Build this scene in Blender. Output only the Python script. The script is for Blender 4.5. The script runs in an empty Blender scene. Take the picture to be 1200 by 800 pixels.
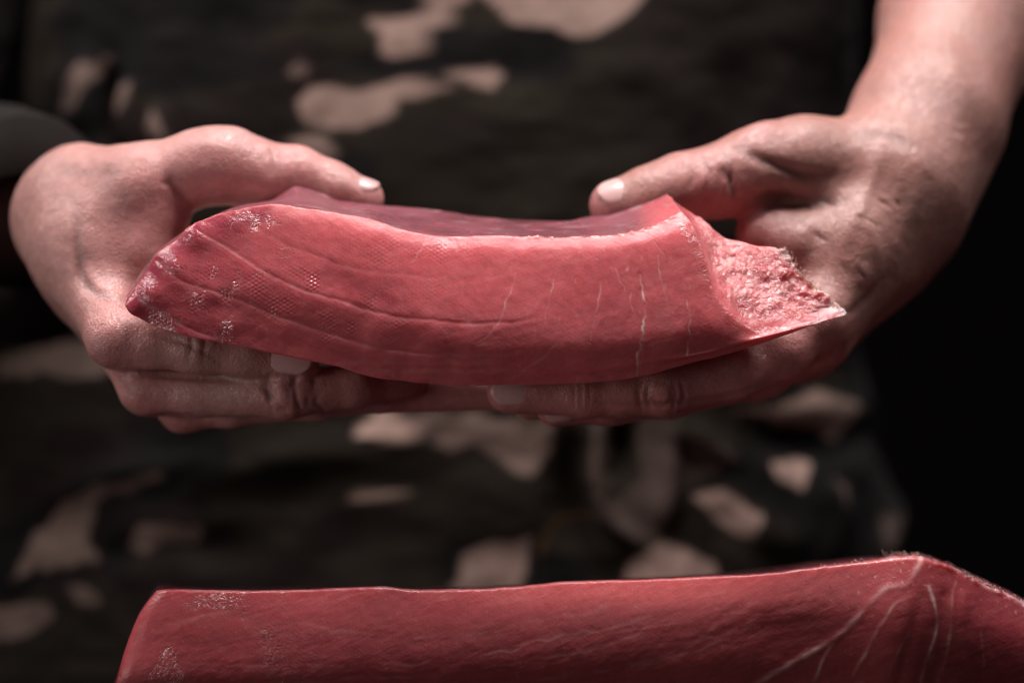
import bpy, math
import numpy as np
from mathutils import Vector

sc = bpy.context.scene
col = sc.collection
rng = np.random.default_rng(7)

# ------------------------------------------------------------------ camera, world, lights
CY, CZ, D0, S0 = -0.9, 1.05, 0.9, 0.0003
cam = bpy.data.objects.new('camera', bpy.data.cameras.new('camera'))
col.objects.link(cam); sc.camera = cam
cam.location = (0, CY, CZ); cam.rotation_euler = (math.radians(90), 0, 0)
cam.data.lens = 90; cam.data.sensor_width = 36; cam.data.clip_end = 50; cam.data.clip_start = 0.01
cam.data.dof.use_dof = True; cam.data.dof.focus_distance = 0.9; cam.data.dof.aperture_fstop = 2.8

sc.view_settings.view_transform = 'Standard'; sc.view_settings.look = 'None'
sc.view_settings.exposure = 0; sc.view_settings.gamma = 1
w = bpy.data.worlds.new('World'); sc.world = w; w.use_nodes = True
w.node_tree.nodes['Background'].inputs[0].default_value = (0.5, 0.42, 0.42, 1)
w.node_tree.nodes['Background'].inputs[1].default_value = 0.004

def area(name, loc, target, size, power, colr=(1, 1, 1), size_y=None):
    L = bpy.data.lights.new(name, 'AREA'); L.energy = power; L.color = colr
    L.shape = 'RECTANGLE'; L.size = size; L.size_y = size_y or size
    o = bpy.data.objects.new(name, L); col.objects.link(o); o.location = loc
    o.rotation_euler = (Vector(target) - Vector(loc)).to_track_quat('-Z', 'Y').to_euler()
    return o
area('key_softbox', (0.04, -0.06, 1.90), (0.0, 0.05, 1.05), 0.40, 13.5, (1, 0.93, 0.91), 0.35)
area('rim_softbox', (0.45, 0.75, 1.85), (0.1, 0.0, 1.05), 0.25, 4.5, (1, 0.93, 0.92), 0.18)
area('side_softbox', (-0.72, -0.05, 1.78), (-0.1, 0.03, 1.05), 0.22, 5.0, (1, 0.92, 0.92), 0.35)
area('fill_softbox', (-1.15, -0.62, 0.90), (0.0, 0.05, 1.03), 0.6, 5.0, (1, 0.89, 0.87))
area('accent_softbox', (0.68, -0.10, 1.88), (0.12, 0.03, 1.06), 0.18, 3.2, (1, 0.96, 0.96))
area('front_bounce', (0.15, -1.5, 1.50), (0.0, 0.1, 1.0), 0.7, 0.9, (1, 0.89, 0.87))

# ------------------------------------------------------------------ helpers
def P(px, py, y):
    s = S0 * (D0 + y) / D0
    return np.array([(px - 600) * s, y, CZ - (py - 400) * s])
def PP(pts):
    return np.array([P(*p) for p in pts])
def to_px(V):
    s = S0 * (D0 + V[:, 1]) / D0
    return 600 + V[:, 0] / s, 400 - (V[:, 2] - CZ) / s

def _hash(i, j, k, seed):
    n = (i * 73856093) ^ (j * 19349663) ^ (k * 83492791) ^ (seed * 2654435761)
    n = (n ^ (n >> 13)) * 1274126177
    n = n & 0x7fffffff
    n = ((n ^ (n >> 16)) * 668265263) & 0x7fffffff
    return (n & 0xffff) / 65535.0
def noise(V, scale, seed=0):
    p = V * scale; f = np.floor(p).astype(np.int64); t = p - f; t = t * t * (3 - 2 * t)
    r = 0
    for a in (0, 1):
        wx = t[:, 0] if a else 1 - t[:, 0]
        for b in (0, 1):
            wy = t[:, 1] if b else 1 - t[:, 1]
            for c in (0, 1):
                wz = t[:, 2] if c else 1 - t[:, 2]
                r = r + wx * wy * wz * _hash(f[:, 0] + a, f[:, 1] + b, f[:, 2] + c, seed)
    return r * 2 - 1
def fbm(V, scale, octs=3, seed=0):
    r = 0; a = 1.0; tot = 0
    for o in range(octs):
        r = r + a * noise(V + 3.7 * o, scale * 2 ** o, seed + o); tot += a; a *= .5
    return r / tot
def sstep(a, b, x):
    t = np.clip((x - a) / (b - a), 0, 1); return t * t * (3 - 2 * t)

def catmull(pts, n):
    pts = np.asarray(pts, float)
    if len(pts) == 2:
        t = np.linspace(0, 1, n)[:, None]; return pts[0] * (1 - t) + pts[1] * t
    ext = np.vstack([2 * pts[0] - pts[1], pts, 2 * pts[-1] - pts[-2]])
    seg = np.linalg.norm(np.diff(pts, axis=0), axis=1); cum = np.r_[0, np.cumsum(seg)]
    s = np.linspace(0, cum[-1], n)
    i = np.clip(np.searchsorted(cum, s, 'right') - 1, 0, len(seg) - 1)
    t = ((s - cum[i]) / seg[i])[:, None]
    p0, p1, p2, p3 = ext[i], ext[i + 1], ext[i + 2], ext[i + 3]
    # softened tangents, limits overshoot
    m1 = (p2 - p0) * .5; m2 = (p3 - p1) * .5
    L = seg[i][:, None]
    def lim(m):
        q = np.linalg.norm(m, axis=1, keepdims=True) + 1e-12
        return m * np.minimum(1, L / q)
    m1, m2 = lim(m1), lim(m2)
    h = lambda a, b, c, d: a * p1 + b * m1 + c * p2 + d * m2
    r = h(2 * t**3 - 3 * t**2 + 1, t**3 - 2 * t**2 + t, -2 * t**3 + 3 * t**2, t**3 - t**2)
    r[0] = pts[0]; r[-1] = pts[-1]
    return r

def dist_poly(px, py, pts):
    """2D distance to a polyline and position along it 0..1"""
    best = np.full(px.shape, 1e9); tt = np.zeros(px.shape)
    pts = np.asarray(pts, float); n = len(pts) - 1
    for i in range(n):
        a, b = pts[i], pts[i + 1]; ab = b - a
        t = np.clip(((px - a[0]) * ab[0] + (py - a[1]) * ab[1]) / (ab @ ab + 1e-9), 0, 1)
        d = np.hypot(px - a[0] - t * ab[0], py - a[1] - t * ab[1])
        m = d < best; best = np.where(m, d, best); tt = np.where(m, (i + t) / n, tt)
    return best, tt
def inside_poly(px, py, pts):
    pts = np.asarray(pts, float); r = np.zeros(px.shape, bool); n = len(pts)
    for i in range(n):
        x1, y1 = pts[i]; x2, y2 = pts[(i + 1) % n]
        if y1 == y2: continue
        c = ((y1 > py) != (y2 > py)) & (px < (x2 - x1) * (py - y1) / (y2 - y1) + x1)
        r ^= c
    return r
def sd_poly(px, py, pts):
    d, _ = dist_poly(px, py, list(pts) + [pts[0]])
    return np.where(inside_poly(px, py, pts), -d, d)

def mesh_from(name, V, F, mat, parent=None, attrs=None, smooth=True):
    V = np.ascontiguousarray(V, dtype=np.float32); F = np.ascontiguousarray(F, dtype=np.int32)
    me = bpy.data.meshes.new(name); k = F.shape[1]
    me.vertices.add(len(V)); me.vertices.foreach_set('co', V.ravel())
    me.loops.add(F.size); me.loops.foreach_set('vertex_index', F.ravel())
    me.polygons.add(len(F)); me.polygons.foreach_set('loop_start', np.arange(0, F.size, k, dtype=np.int32))
    me.update(calc_edges=True); me.validate()
    me.polygons.foreach_set('use_smooth', np.full(len(me.polygons), smooth))
    for an, (typ, data) in (attrs or {}).items():
        at = me.attributes.new(an, typ, 'POINT')
        if typ == 'FLOAT': at.data.foreach_set('value', data.astype(np.float32).ravel())
        elif typ == 'FLOAT_VECTOR': at.data.foreach_set('vector', data.astype(np.float32).ravel())
        else:
            c = np.ones((len(V), 4), np.float32); c[:, :3] = data; at.data.foreach_set('color', c.ravel())
    me.materials.append(mat); me.update()
    o = bpy.data.objects.new(name, me); col.objects.link(o)
    if parent:
        o.parent = parent; o.matrix_parent_inverse = parent_inv(parent)
    return o
def parent_inv(p):
    from mathutils import Matrix
    return Matrix.Translation(p.location).inverted()
def vnormals(V, F):
    a = V[F[:, 2]] - V[F[:, 0]]; b = V[F[:, 3]] - V[F[:, 1]] if F.shape[1] == 4 else V[F[:, 2]] - V[F[:, 1]]
    n = np.cross(a, b); N = np.zeros_like(V)
    for c in range(3):
        N[:, c] = sum(np.bincount(F[:, j], n[:, c], len(V)) for j in range(F.shape[1]))
    return N / (np.linalg.norm(N, axis=1, keepdims=True) + 1e-20)
def laplace(V, F, it, lam=.5, wt=None):
    k = F.shape[1]; src = F.ravel(); dst = np.roll(F, -1, 1).ravel()
    I = np.r_[src, dst]; J = np.r_[dst, src]
    cnt = np.bincount(I, minlength=len(V))[:, None] + 1e-9
    for _ in range(it):
        A = np.stack([np.bincount(I, V[J, c], len(V)) for c in range(3)], 1) / cnt
        dlt = (A - V) * lam
        V = V + (dlt if wt is None else dlt * wt[:, None])
    return V

def newmat(name):
    m = bpy.data.materials.new(name); m.use_nodes = True
    nt = m.node_tree; return m, nt, nt.nodes['Principled BSDF']
def nd(nt, typ, **kw):
    n = nt.nodes.new(typ)
    for k, v in kw.items():
        if k.startswith('i_'):
            key = k[2:]; n.inputs[int(key) if key.isdigit() else key].default_value = v
        else: setattr(n, k, v)
    return n
def math_n(nt, op, a, b=None):
    n = nt.nodes.new('ShaderNodeMath'); n.operation = op
    for i, v in enumerate((a, b)):
        if v is None: continue
        if isinstance(v, (int, float)): n.inputs[i].default_value = v
        else: nt.links.new(v, n.inputs[i])
    return n.outputs[0]

# ------------------------------------------------------------------ materials
def meat_material():
    m, nt, b = newmat('tuna_flesh'); L = nt.links.new
    ca = nd(nt, 'ShaderNodeAttribute', attribute_name='tone')
    ra = nd(nt, 'ShaderNodeAttribute', attribute_name='wet')
    da = nd(nt, 'ShaderNodeAttribute', attribute_name='dots')
    fa = nd(nt, 'ShaderNodeAttribute', attribute_name='face_uv')
    tc = nd(nt, 'ShaderNodeTexCoord')
    n1 = nd(nt, 'ShaderNodeTexNoise', i_Scale=420.0, i_Detail=4.0, i_Roughness=.65); L(tc.outputs['Object'], n1.inputs['Vector'])
    n2 = nd(nt, 'ShaderNodeTexNoise', i_Scale=1500.0, i_Detail=2.0); L(tc.outputs['Object'], n2.inputs['Vector'])
    mr = nd(nt, 'ShaderNodeMapRange'); mr.inputs['To Min'].default_value = .80; mr.inputs['To Max'].default_value = 1.2
    L(n1.outputs['Fac'], mr.inputs['Value'])
    mx = nd(nt, 'ShaderNodeMix', data_type='RGBA', blend_type='MULTIPLY'); mx.inputs['Factor'].default_value = 1
    L(ca.outputs['Color'], mx.inputs['A']); L(mr.outputs['Result'], mx.inputs['B'])
    L(mx.outputs['Result'], b.inputs['Base Color'])
    # imprint of a woven cloth: hexagonal lattice of dimples
    sep = nd(nt, 'ShaderNodeSeparateXYZ'); L(fa.outputs['Vector'], sep.inputs[0])
    tot = None
    for ang in (4, 64, 124):
        k = 2 * math.pi / 4.3
        e = math_n(nt, 'ADD', math_n(nt, 'MULTIPLY', sep.outputs[0], k * math.cos(math.radians(ang))),
                   math_n(nt, 'MULTIPLY', sep.outputs[1], k * math.sin(math.radians(ang))))
        c = math_n(nt, 'COSINE', e); tot = c if tot is None else math_n(nt, 'ADD', tot, c)
    dots = math_n(nt, 'MULTIPLY', tot, math_n(nt, 'MULTIPLY', da.outputs['Fac'], 0.17))
    h = math_n(nt, 'ADD', math_n(nt, 'MULTIPLY', n1.outputs['Fac'], 1.1), math_n(nt, 'MULTIPLY', n2.outputs['Fac'], .75))
    ga = nd(nt, 'ShaderNodeAttribute', attribute_name='grain')
    h = math_n(nt, 'MULTIPLY', h, ga.outputs['Fac'])
    vo = nd(nt, 'ShaderNodeTexNoise', i_Scale=520.0, i_Detail=2.5, i_Distortion=1.2); L(tc.outputs['Object'], vo.inputs['Vector'])
    rid = math_n(nt, 'ABSOLUTE', math_n(nt, 'SUBTRACT', vo.outputs['Fac'], .5))
    wa = nd(nt, 'ShaderNodeAttribute', attribute_name='wrinkle')
    h = math_n(nt, 'ADD', h, math_n(nt, 'MULTIPLY', math_n(nt, 'MULTIPLY', rid, wa.outputs['Fac']), -4.0))
    h = math_n(nt, 'ADD', h, dots)
    bp = nd(nt, 'ShaderNodeBump', i_Strength=.75, i_Distance=0.00022); L(h, bp.inputs['Height'])
    L(bp.outputs[0], b.inputs['Normal'])
    L(ra.outputs['Fac'], b.inputs['Roughness'])
    b.inputs['IOR'].default_value = 1.38
    b.inputs['Subsurface Weight'].default_value = .5
    b.inputs['Subsurface Radius'].default_value = (1, .16, .12); b.inputs['Subsurface Scale'].default_value = .011
    wa2 = math_n(nt, 'MINIMUM', math_n(nt, 'ADD', math_n(nt, 'MULTIPLY', wa.outputs['Fac'], .8), math_n(nt, 'MULTIPLY', da.outputs['Fac'], .35)), 1.0); b.inputs['Specular IOR Level'].default_value = .6; L(wa2, b.inputs['Coat Weight']); b.inputs['Coat Roughness'].default_value = .07
    L(bp.outputs[0], b.inputs['Coat Normal'])
    return m
def skin_material():
    m, nt, b = newmat('skin'); L = nt.links.new
    ca = nd(nt, 'ShaderNodeAttribute', attribute_name='tone'); tc = nd(nt, 'ShaderNodeTexCoord')
    n1 = nd(nt, 'ShaderNodeTexNoise', i_Scale=260.0, i_Detail=5.0, i_Roughness=.6); L(tc.outputs['Object'], n1.inputs['Vector'])
    mr = nd(nt, 'ShaderNodeMapRange'); mr.inputs['To Min'].default_value = .72; mr.inputs['To Max'].default_value = 1.28
    L(n1.outputs['Fac'], mr.inputs['Value'])
    mx = nd(nt, 'ShaderNodeMix', data_type='RGBA', blend_type='MULTIPLY'); mx.inputs['Factor'].default_value = 1
    L(ca.outputs['Color'], mx.inputs['A']); L(mr.outputs['Result'], mx.inputs['B'])
    L(mx.outputs['Result'], b.inputs['Base Color'])
    vo = nd(nt, 'ShaderNodeTexVoronoi', feature='DISTANCE_TO_EDGE', i_Scale=900.0); L(tc.outputs['Object'], vo.inputs['Vector'])
    h = math_n(nt, 'ADD', math_n(nt, 'MULTIPLY', vo.outputs['Distance'], .9), math_n(nt, 'MULTIPLY', n1.outputs['Fac'], 1.4))
    bp = nd(nt, 'ShaderNodeBump', i_Strength=.9, i_Distance=0.0004); L(h, bp.inputs['Height'])
    L(bp.outputs[0], b.inputs['Normal'])
    b.inputs['Roughness'].default_value = .33
    b.inputs['Subsurface Weight'].default_value = .30
    b.inputs['Subsurface Radius'].default_value = (1, .3, .2); b.inputs['Subsurface Scale'].default_value = .004
    return m
def nail_material():
    m, nt, b = newmat('fingernail'); L = nt.links.new
    tc = nd(nt, 'ShaderNodeTexCoord'); n1 = nd(nt, 'ShaderNodeTexNoise', i_Scale=300.0)
    L(tc.outputs['Object'], n1.inputs['Vector'])
    cr = nd(nt, 'ShaderNodeValToRGB'); L(n1.outputs['Fac'], cr.inputs[0])
    cr.color_ramp.elements[0].color = (.56, .32, .31, 1); cr.color_ramp.elements[1].color = (.66, .43, .41, 1)
    L(cr.outputs[0], b.inputs['Base Color']); b.inputs['Roughness'].default_value = .28
    b.inputs['Subsurface Weight'].default_value = .2; b.inputs['Subsurface Scale'].default_value = .002
    return m
def cloth_material(name, use_tone=True, base=(.03, .03, .028)):
    m, nt, b = newmat(name); L = nt.links.new
    tc = nd(nt, 'ShaderNodeTexCoord')
    n1 = nd(nt, 'ShaderNodeTexNoise', i_Scale=120.0, i_Detail=4.0); L(tc.outputs['Object'], n1.inputs['Vector'])
    mr = nd(nt, 'ShaderNodeMapRange'); mr.inputs['To Min'].default_value = .75; mr.inputs['To Max'].default_value = 1.25
    L(n1.outputs['Fac'], mr.inputs['Value'])
    mx = nd(nt, 'ShaderNodeMix', data_type='RGBA', blend_type='MULTIPLY'); mx.inputs['Factor'].default_value = 1
    if use_tone:
        ca = nd(nt, 'ShaderNodeAttribute', attribute_name='tone'); L(ca.outputs['Color'], mx.inputs['A'])
    else: mx.inputs['A'].default_value = (*base, 1)
    L(mr.outputs['Result'], mx.inputs['B']); L(mx.outputs['Result'], b.inputs['Base Color'])
    wv = nd(nt, 'ShaderNodeTexWave', i_Scale=900.0, i_Distortion=.6); wv.bands_direction = 'DIAGONAL'
    L(tc.outputs['Object'], wv.inputs['Vector'])
    bp = nd(nt, 'ShaderNodeBump', i_Strength=.3, i_Distance=0.0004); L(wv.outputs['Fac'], bp.inputs['Height']); L(bp.outputs[0], b.inputs['Normal'])
    b.inputs['Roughness'].default_value = .85; b.inputs['Specular IOR Level'].default_value = .15
    return m
M_meat = meat_material(); M_skin = skin_material(); M_nail = nail_material()
M_camo = cloth_material('camouflage_twill'); M_grey = cloth_material('grey_jersey', False, (.012, .0095, .009))

# ------------------------------------------------------------------ the setting
def plain_mat(name, c1, c2, rough, scale):
    m, nt, b = newmat(name); L = nt.links.new
    tc = nd(nt, 'ShaderNodeTexCoord'); n1 = nd(nt, 'ShaderNodeTexNoise', i_Scale=scale, i_Detail=5.0)
    L(tc.outputs['Object'], n1.inputs['Vector']); cr = nd(nt, 'ShaderNodeValToRGB'); L(n1.outputs['Fac'], cr.inputs[0])
    cr.color_ramp.elements[0].color = (*c1, 1); cr.color_ramp.elements[1].color = (*c2, 1)
    L(cr.outputs[0], b.inputs['Base Color']); b.inputs['Roughness'].default_value = rough; b.inputs['Specular IOR Level'].default_value = .1
    return m
def box_obj(name, lo, hi, mat, label=None, **kw):
    x0, y0, z0 = lo; x1, y1, z1 = hi
    V = np.array([(x, y, z) for z in (z0, z1) for (x, y) in ((x0, y0), (x1, y0), (x1, y1), (x0, y1))])
    F = np.array([(3, 2, 1, 0), (4, 5, 6, 7), (0, 1, 5, 4), (1, 2, 6, 5), (2, 3, 7, 6), (3, 0, 4, 7)])
    o = mesh_from(name, V, F, mat, smooth=False)
    for k, v in kw.items(): o[k] = v
    return o
wall = box_obj('wall', (-3, 2.2, -0.0), (3, 2.3, 3.0), plain_mat('black_backdrop', (.004, .003, .003), (.007, .005, .005), .9, 3), kind='structure')
floor = box_obj('floor', (-3, -2.5, -0.1), (3, 2.2, 0.0), plain_mat('dark_floor', (.012, .010, .009), (.02, .017, .015), .7, 6), kind='structure')
counter = box_obj('counter', (-0.75, -0.45, 0.0), (0.75, 0.105, 0.885), plain_mat('black_counter', (.010, .008, .008), (.016, .013, .012), .4, 20), kind='structure')

# ------------------------------------------------------------------ tuna pieces: six Coons patches welded into one skin
def coons(T, B, Lf, R):
    nu, nv = len(T), len(Lf)
    u = np.linspace(0, 1, nu)[None, :, None]; v = np.linspace(0, 1, nv)[:, None, None]
    S = (1 - v) * T[None] + v * B[None] + (1 - u) * Lf[:, None] + u * R[:, None] \
        - ((1 - u) * (1 - v) * T[0] + u * (1 - v) * T[-1] + (1 - u) * v * B[0] + u * v * B[-1])
    S[0] = T; S[-1] = B; S[:, 0] = Lf; S[:, -1] = R
    return S
def solid(E1, E2, E3, E4, l14, r14, l12, r12, l23, r23, l43, r43, Nu, Nv, Nd, bulge):
    """E1 front top, E2 back top, E3 back bottom, E4 front bottom; l/r: curves of the two ends"""
    c = lambda pts, n: catmull(PP(pts), n)
    E1, E2, E3, E4 = c(E1, Nu), c(E2, Nu), c(E3, Nu), c(E4, Nu)
    def side(pts, a, b, n):
        q = [a] + ([P(*p) for p in pts] if pts else []) + [b]; return catmull(np.array(q), n)
    L14, R14 = side(l14, E1[0], E4[0], Nv), side(r14, E1[-1], E4[-1], Nv)
    L12, R12 = side(l12, E1[0], E2[0], Nd), side(r12, E1[-1], E2[-1], Nd)
    L23, R23 = side(l23, E2[0], E3[0], Nv), side(r23, E2[-1], E3[-1], Nv)
    L43, R43 = side(l43, E4[0], E3[0], Nd), side(r43, E4[-1], E3[-1], Nd)
    front = coons(E1, E4, L14, R14); top = coons(E2, E1, L12[::-1], R12[::-1])
    back = coons(E3, E2, L23[::-1], R23[::-1]); bottom = coons(E4, E3, L43, R43)
    lcap = coons(L12[::-1], L43[::-1], L23, L14); rcap = coons(R12, R43, R14, R23)
    Vs, Fs, ids, UV = [], [], [], []; off = 0
    for pid, S in enumerate((front, top, back, bottom, lcap, rcap)):
        nv, nu = S.shape[:2]
        if bulge and pid in bulge:
            u = np.linspace(0, 1, nu)[None, :]; v = np.linspace(0, 1, nv)[:, None]
            S = S + bulge[pid](u, v)[..., None] * np.array([0, 1, 0])
        idx = off + np.arange(nu * nv).reshape(nv, nu)
        F = np.stack([idx[:-1, :-1], idx[1:, :-1], idx[1:, 1:], idx[:-1, 1:]], -1).reshape(-1, 4)
        Vs.append(S.reshape(-1, 3)); Fs.append(F); ids.append(np.full(nu * nv, pid)); off += nu * nv
        g = np.stack(np.broadcast_arrays(np.linspace(0, 1, nu)[None, :], np.linspace(0, 1, nv)[:, None]), -1).reshape(-1, 2); UV.append(g)
    V = np.vstack(Vs); F = np.vstack(Fs); ids = np.concatenate(ids); UV = np.vstack(UV)
    key = np.round(V * 1e7).astype(np.int64)
    _, first, inv = np.unique(key, axis=0, return_index=True, return_inverse=True); inv = inv.ravel()
    F = inv[F]; V = V[first]; UV = UV[first]
    onehot = np.zeros((len(V), 6)); np.add.at(onehot, (inv, ids), 1); W = onehot / onehot.sum(1, keepdims=True)
    bad = (F[:, 0] == F[:, 1]) | (F[:, 1] == F[:, 2]) | (F[:, 2] == F[:, 3]) | (F[:, 3] == F[:, 0])
    F = F[~bad]
    return V, F, W, UV
def smoothW(W, F, n):
    for _ in range(n):
        W = np.hstack([laplace(W[:, :3], F, 1, .7), laplace(W[:, 3:], F, 1, .7)])
    return W

# ---- the cut held in the hands
E1 = [(150, 352, .0), (165, 330, .001), (187, 296, .001), (205, 283, .001), (222, 267, .001), (238, 258, .001), (262, 249, .001), (300, 241, .001), (323, 239, .001), (360, 244, .0005), (400, 250, 0), (433, 256, 0), (470, 269, 0), (525, 278, 0), (580, 277, .000), (620, 279, .0), (660, 279, 0), (713, 277, 0), (750, 271, 0), (775, 262, .001), (799, 247, .003)]
E2 = [(149, 345, .012), (164, 321, .014), (186, 292, .018), (220, 268, .022), (246, 256, .026), (275, 243, .030), (302, 237, .034), (318, 234, .037), (332, 224, .040), (344, 216, .042), (354, 217, .043), (375, 224, .044), (397, 233, .046), (452, 240, .046), (507, 245, .046), (560, 254, .046), (617, 258, .046), (667, 259, .045), (690, 254, .045), (721, 247, .043), (759, 236, .036), (781, 227, .031)]
E4 = [(149, 358, -0.002), (155, 366, -0.002), (177, 380, -0.002), (213, 392, -0.0055), (265, 403, -0.0055), (309, 411, -0.0055), (360, 422, -0.0055), (397, 430, -0.0055), (426, 440, -0.0055), (470, 447, -0.0055), (525, 451, -0.0055), (560, 451, -0.0055), (637, 451, -0.0055), (706, 447, -0.0055), (752, 441, -0.0055), (809, 426, -0.0043), (867, 411, -0.002), (924, 392, 0.0015), (962, 378, 0.003), (982, 372, 0.005), (993, 368, 0.006)]
E3 = [(150, 356, .010), (180, 372, .013), (260, 390, .028), (360, 405, .036), (470, 420, .040), (560, 426, .042), (700, 422, .042), (800, 400, .040), (870, 370, .030), (930, 350, .018), (975, 353, .010), (990, 362, .008)]
def blg(u, v):
    return -.0026 * (np.sin(math.pi * v ** .85)) * np.sin(math.pi * np.clip(u, 0, 1)) ** .5
def cap_in(u, v):    # hollow of the torn right end
    return .0022 * np.sin(math.pi * u) * np.sin(math.pi * v)
V, F, W, UV = solid(E1, E2, E3, E4,
    None, [(812, 262, .000), (826, 300, -.002), (838, 342, -.004), (858, 370, -.004), (890, 388, -.001), (930, 383, .001), (965, 374, .004)],
    None, None,
    None, [(805, 246, .027), (828, 261, .023), (851, 279, .020), (872, 284, .018), (893, 290, .016), (915, 292, .014), (924, 295, .013), (932, 310, .012), (947, 326, .011), (966, 344, .010), (982, 358, .009)],
    None, None, 720, 200, 56, {0: blg, 5: cap_in})
V = laplace(V, F, 4, .5)
Ws = smoothW(W, F, 3)
N = vnormals(V, F); 
if ((V - V.mean(0)) * N).sum() < 0: F = F[:, ::-1]; N = -N
px, py = to_px(V)
fr, tp, lc, rc = Ws[:, 0], Ws[:, 1], Ws[:, 4], Ws[:, 5]
disp = fbm(V, 60, 3, 1) * .0006 + fbm(V, 260, 3, 2) * .00016
left = fr * sstep(420, 200, px)
# bands of muscle on the left, grooves sweep away from the slanted end
grooves = [
    ([(222, 266), (262, 287), (300, 312), (345, 335), (400, 352), (450, 368), (520, 377), (590, 378), (660, 368)], .00032, 2.2, .35),
    ([(187, 308), (215, 330), (262, 345), (300, 360), (345, 377), (400, 395), (470, 412), (560, 416), (640, 410)], .00030, 2.2, .25),
    ([(164, 350), (200, 372), (240, 392), (262, 400)], .00030, 2.0, .35),
    ([(262, 249), (300, 268), (345, 290), (410, 312), (470, 322), (540, 324)], .00016, 2.6, .12),
    ([(400, 430), (470, 434), (560, 436), (640, 430)], .00010, 1.4, .35),
    ([(390, 424), (450, 424), (540, 426), (600, 422)], .00008, 1.2, .3),
]
lines = np.zeros(len(V)); 
jit = fbm(V, 180, 2, 5) * 3.5
for pts, dep, wd, br in grooves:
    d, t = dist_poly(px + jit, py + jit, catmull(np.array(pts, float), 40))
    f = np.exp(-(d / wd) ** 2) * sstep(1.02, .8, t)
    disp -= .55 * dep * f * fr; disp += dep * .35 * np.exp(-((d - 7) / 5) ** 2) * sstep(1, .5, t) * fr * .6
    lines += .4 * br * np.exp(-((d - 1.2) / 1.3) ** 2) * sstep(1.02, .7, t) * fr * (0.6 + .8 * noise(V, 300, 9))
# swellings along the slanted left end
for cx, cy, r, a in ((232, 277, 17, .0016), (204, 311, 19, .0019), (174, 345, 19, .0020), (155, 362, 12, .0010), (275, 258, 20, .0008), (300, 325, 28, .0005), (265, 382, 16, .0007), (395, 330, 22, -.0010), (440, 395, 20, .0004), (430, 350, 24, -.0006), (372, 348, 18, .0006), (240, 350, 24, .0005)):
    disp += a * np.exp(-(((px - cx) ** 2 + (py - cy) ** 2) / r ** 2)) * (fr + lc)
# soft vertical waves on the face (ribs of the cloth it was wrapped in)
disp += .00022 * np.sin(px / 8.5 + 4 * noise(V, 40, 3)) * fr * sstep(350, 420, px) * sstep(600, 480, px) * sstep(350, 390, py)
# thin white cracks in the face
cracks = [([(604, 320), (597, 345), (585, 375), (570, 395), (560, 402)], .55, .8), ([(652, 315), (646, 345), (640, 370), (635, 390)], .45, .7),
          ([(705, 330), (700, 360), (694, 385), (692, 400)], .7, .8), ([(751, 322), (752, 342), (756, 368), (753, 390), (748, 415), (746, 440)], 1.3, 1.2),
          ([(770, 300), (775, 330), (783, 350)], .5, .7), ([(805, 352), (808, 375), (807, 395), (806, 424)], .7, .8), ([(680, 290), (676, 305), (668, 330)], .3, .7),
          ([(765, 284), (778, 300), (780, 308)], .5, .7), ([(500, 280), (490, 298), (470, 320)], .3, .8), ([(676, 440), (676, 449)], .6, .8), ([(660, 395), (640, 415), (600, 445)], .25, .9),
          ([(722, 315), (727, 330), (733, 342)], .4, .6), ([(742, 340), (738, 355), (745, 372)], .4, .6)]
jc = fbm(V, 420, 2, 6) * 3.2
for pts, a, wd in cracks:
    d, t = dist_poly(px + jc, py, catmull(np.array(pts, float), 24))
    f = np.exp(-(d / (wd * .85)) ** 2) * fr * np.clip(.62 + .9 * noise(V, 350, 11), 0, 1.2) * np.sin(math.pi * np.clip(t * .9 + .05, 0, 1)) ** .5
    lines += f * a * 1.15; disp += .00010 * f * a - .0001 * np.exp(-((d - 1.6) / 1.0) ** 2) * fr * a
# short scattered fibre ends
spk = noise(V * np.array([1, 1, .35]), 900, 21) * .6 + noise(V * np.array([1, 1, .4]), 1500, 22) * .6
spk = sstep(.60, .85, spk)
lines += spk * fr * .30 * (.3 + .7 * sstep(560, 720, px)) * (.5 + .5 * sstep(-.2, .3, noise(V, 50, 23)))
# fine wandering connective tissue
web = 1 - np.abs(fbm(V * np.array([.55, 1, 1.0]) + fbm(V, 60, 2, 31)[:, None] * .006, 110, 3, 32)) * 9
lines += np.clip(web, 0, 1) * fr * .04
# pale ragged rim along the front top edge
rim = np.minimum(fr, tp) * 2
disp += rim * np.clip(fbm(V, 500, 3, 41), -.3, 1) * .0013 * (.35 + .65 * sstep(560, 620, px))
# torn right end
dr, tr = dist_poly(px, py, [(800, 246), (826, 300), (838, 342), (870, 380), (930, 380), (990, 368)])
torn = np.clip(rc * sstep(-6, 26, dr) + sstep(22, 0, dr) * fr * .35, 0, 1)
tamp = sstep(0, 10, dr) * rc
disp += tamp * (fbm(V, 170, 3, 51) * .0014 + np.abs(fbm(V, 520, 3, 52)) * .0010)
disp -= tamp * .0008 * sstep(.1, .5, fbm(V, 130, 2, 53))
edge_r = sstep(10, 0, dist_poly(px, py, [(915, 290), (932, 310), (947, 326), (966, 344), (995, 367)])[0])
disp += edge_r * fbm(V, 650, 2, 54) * .0009
def streak(ang, along, across, seed, warp=10):
    a = math.radians(ang); wv_ = warp * noise(V, 30, seed + 50)
    q_ = np.stack([(px * math.cos(a) + py * math.sin(a)) / along, (-px * math.sin(a) + py * math.cos(a) + wv_) / across, V[:, 1] * 300], 1)
    return noise(q_, 1.0, seed) * .6 + noise(q_ * [1, 2.1, 1], 1.0, seed + 1) * .4
gdiag = streak(24, 38, 2.6, 400) * sstep(560, 380, px) + streak(-14, 46, 2.6, 410) * sstep(380, 560, px)
gvert = streak(80, 26, 2.2, 420, 6) * sstep(350, 450, px)
gr_ = .6 * gdiag + .25 * gvert
disp += fr * gr_ * .000045 + tp * streak(6, 30, 3.0, 430) * .00012
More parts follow.
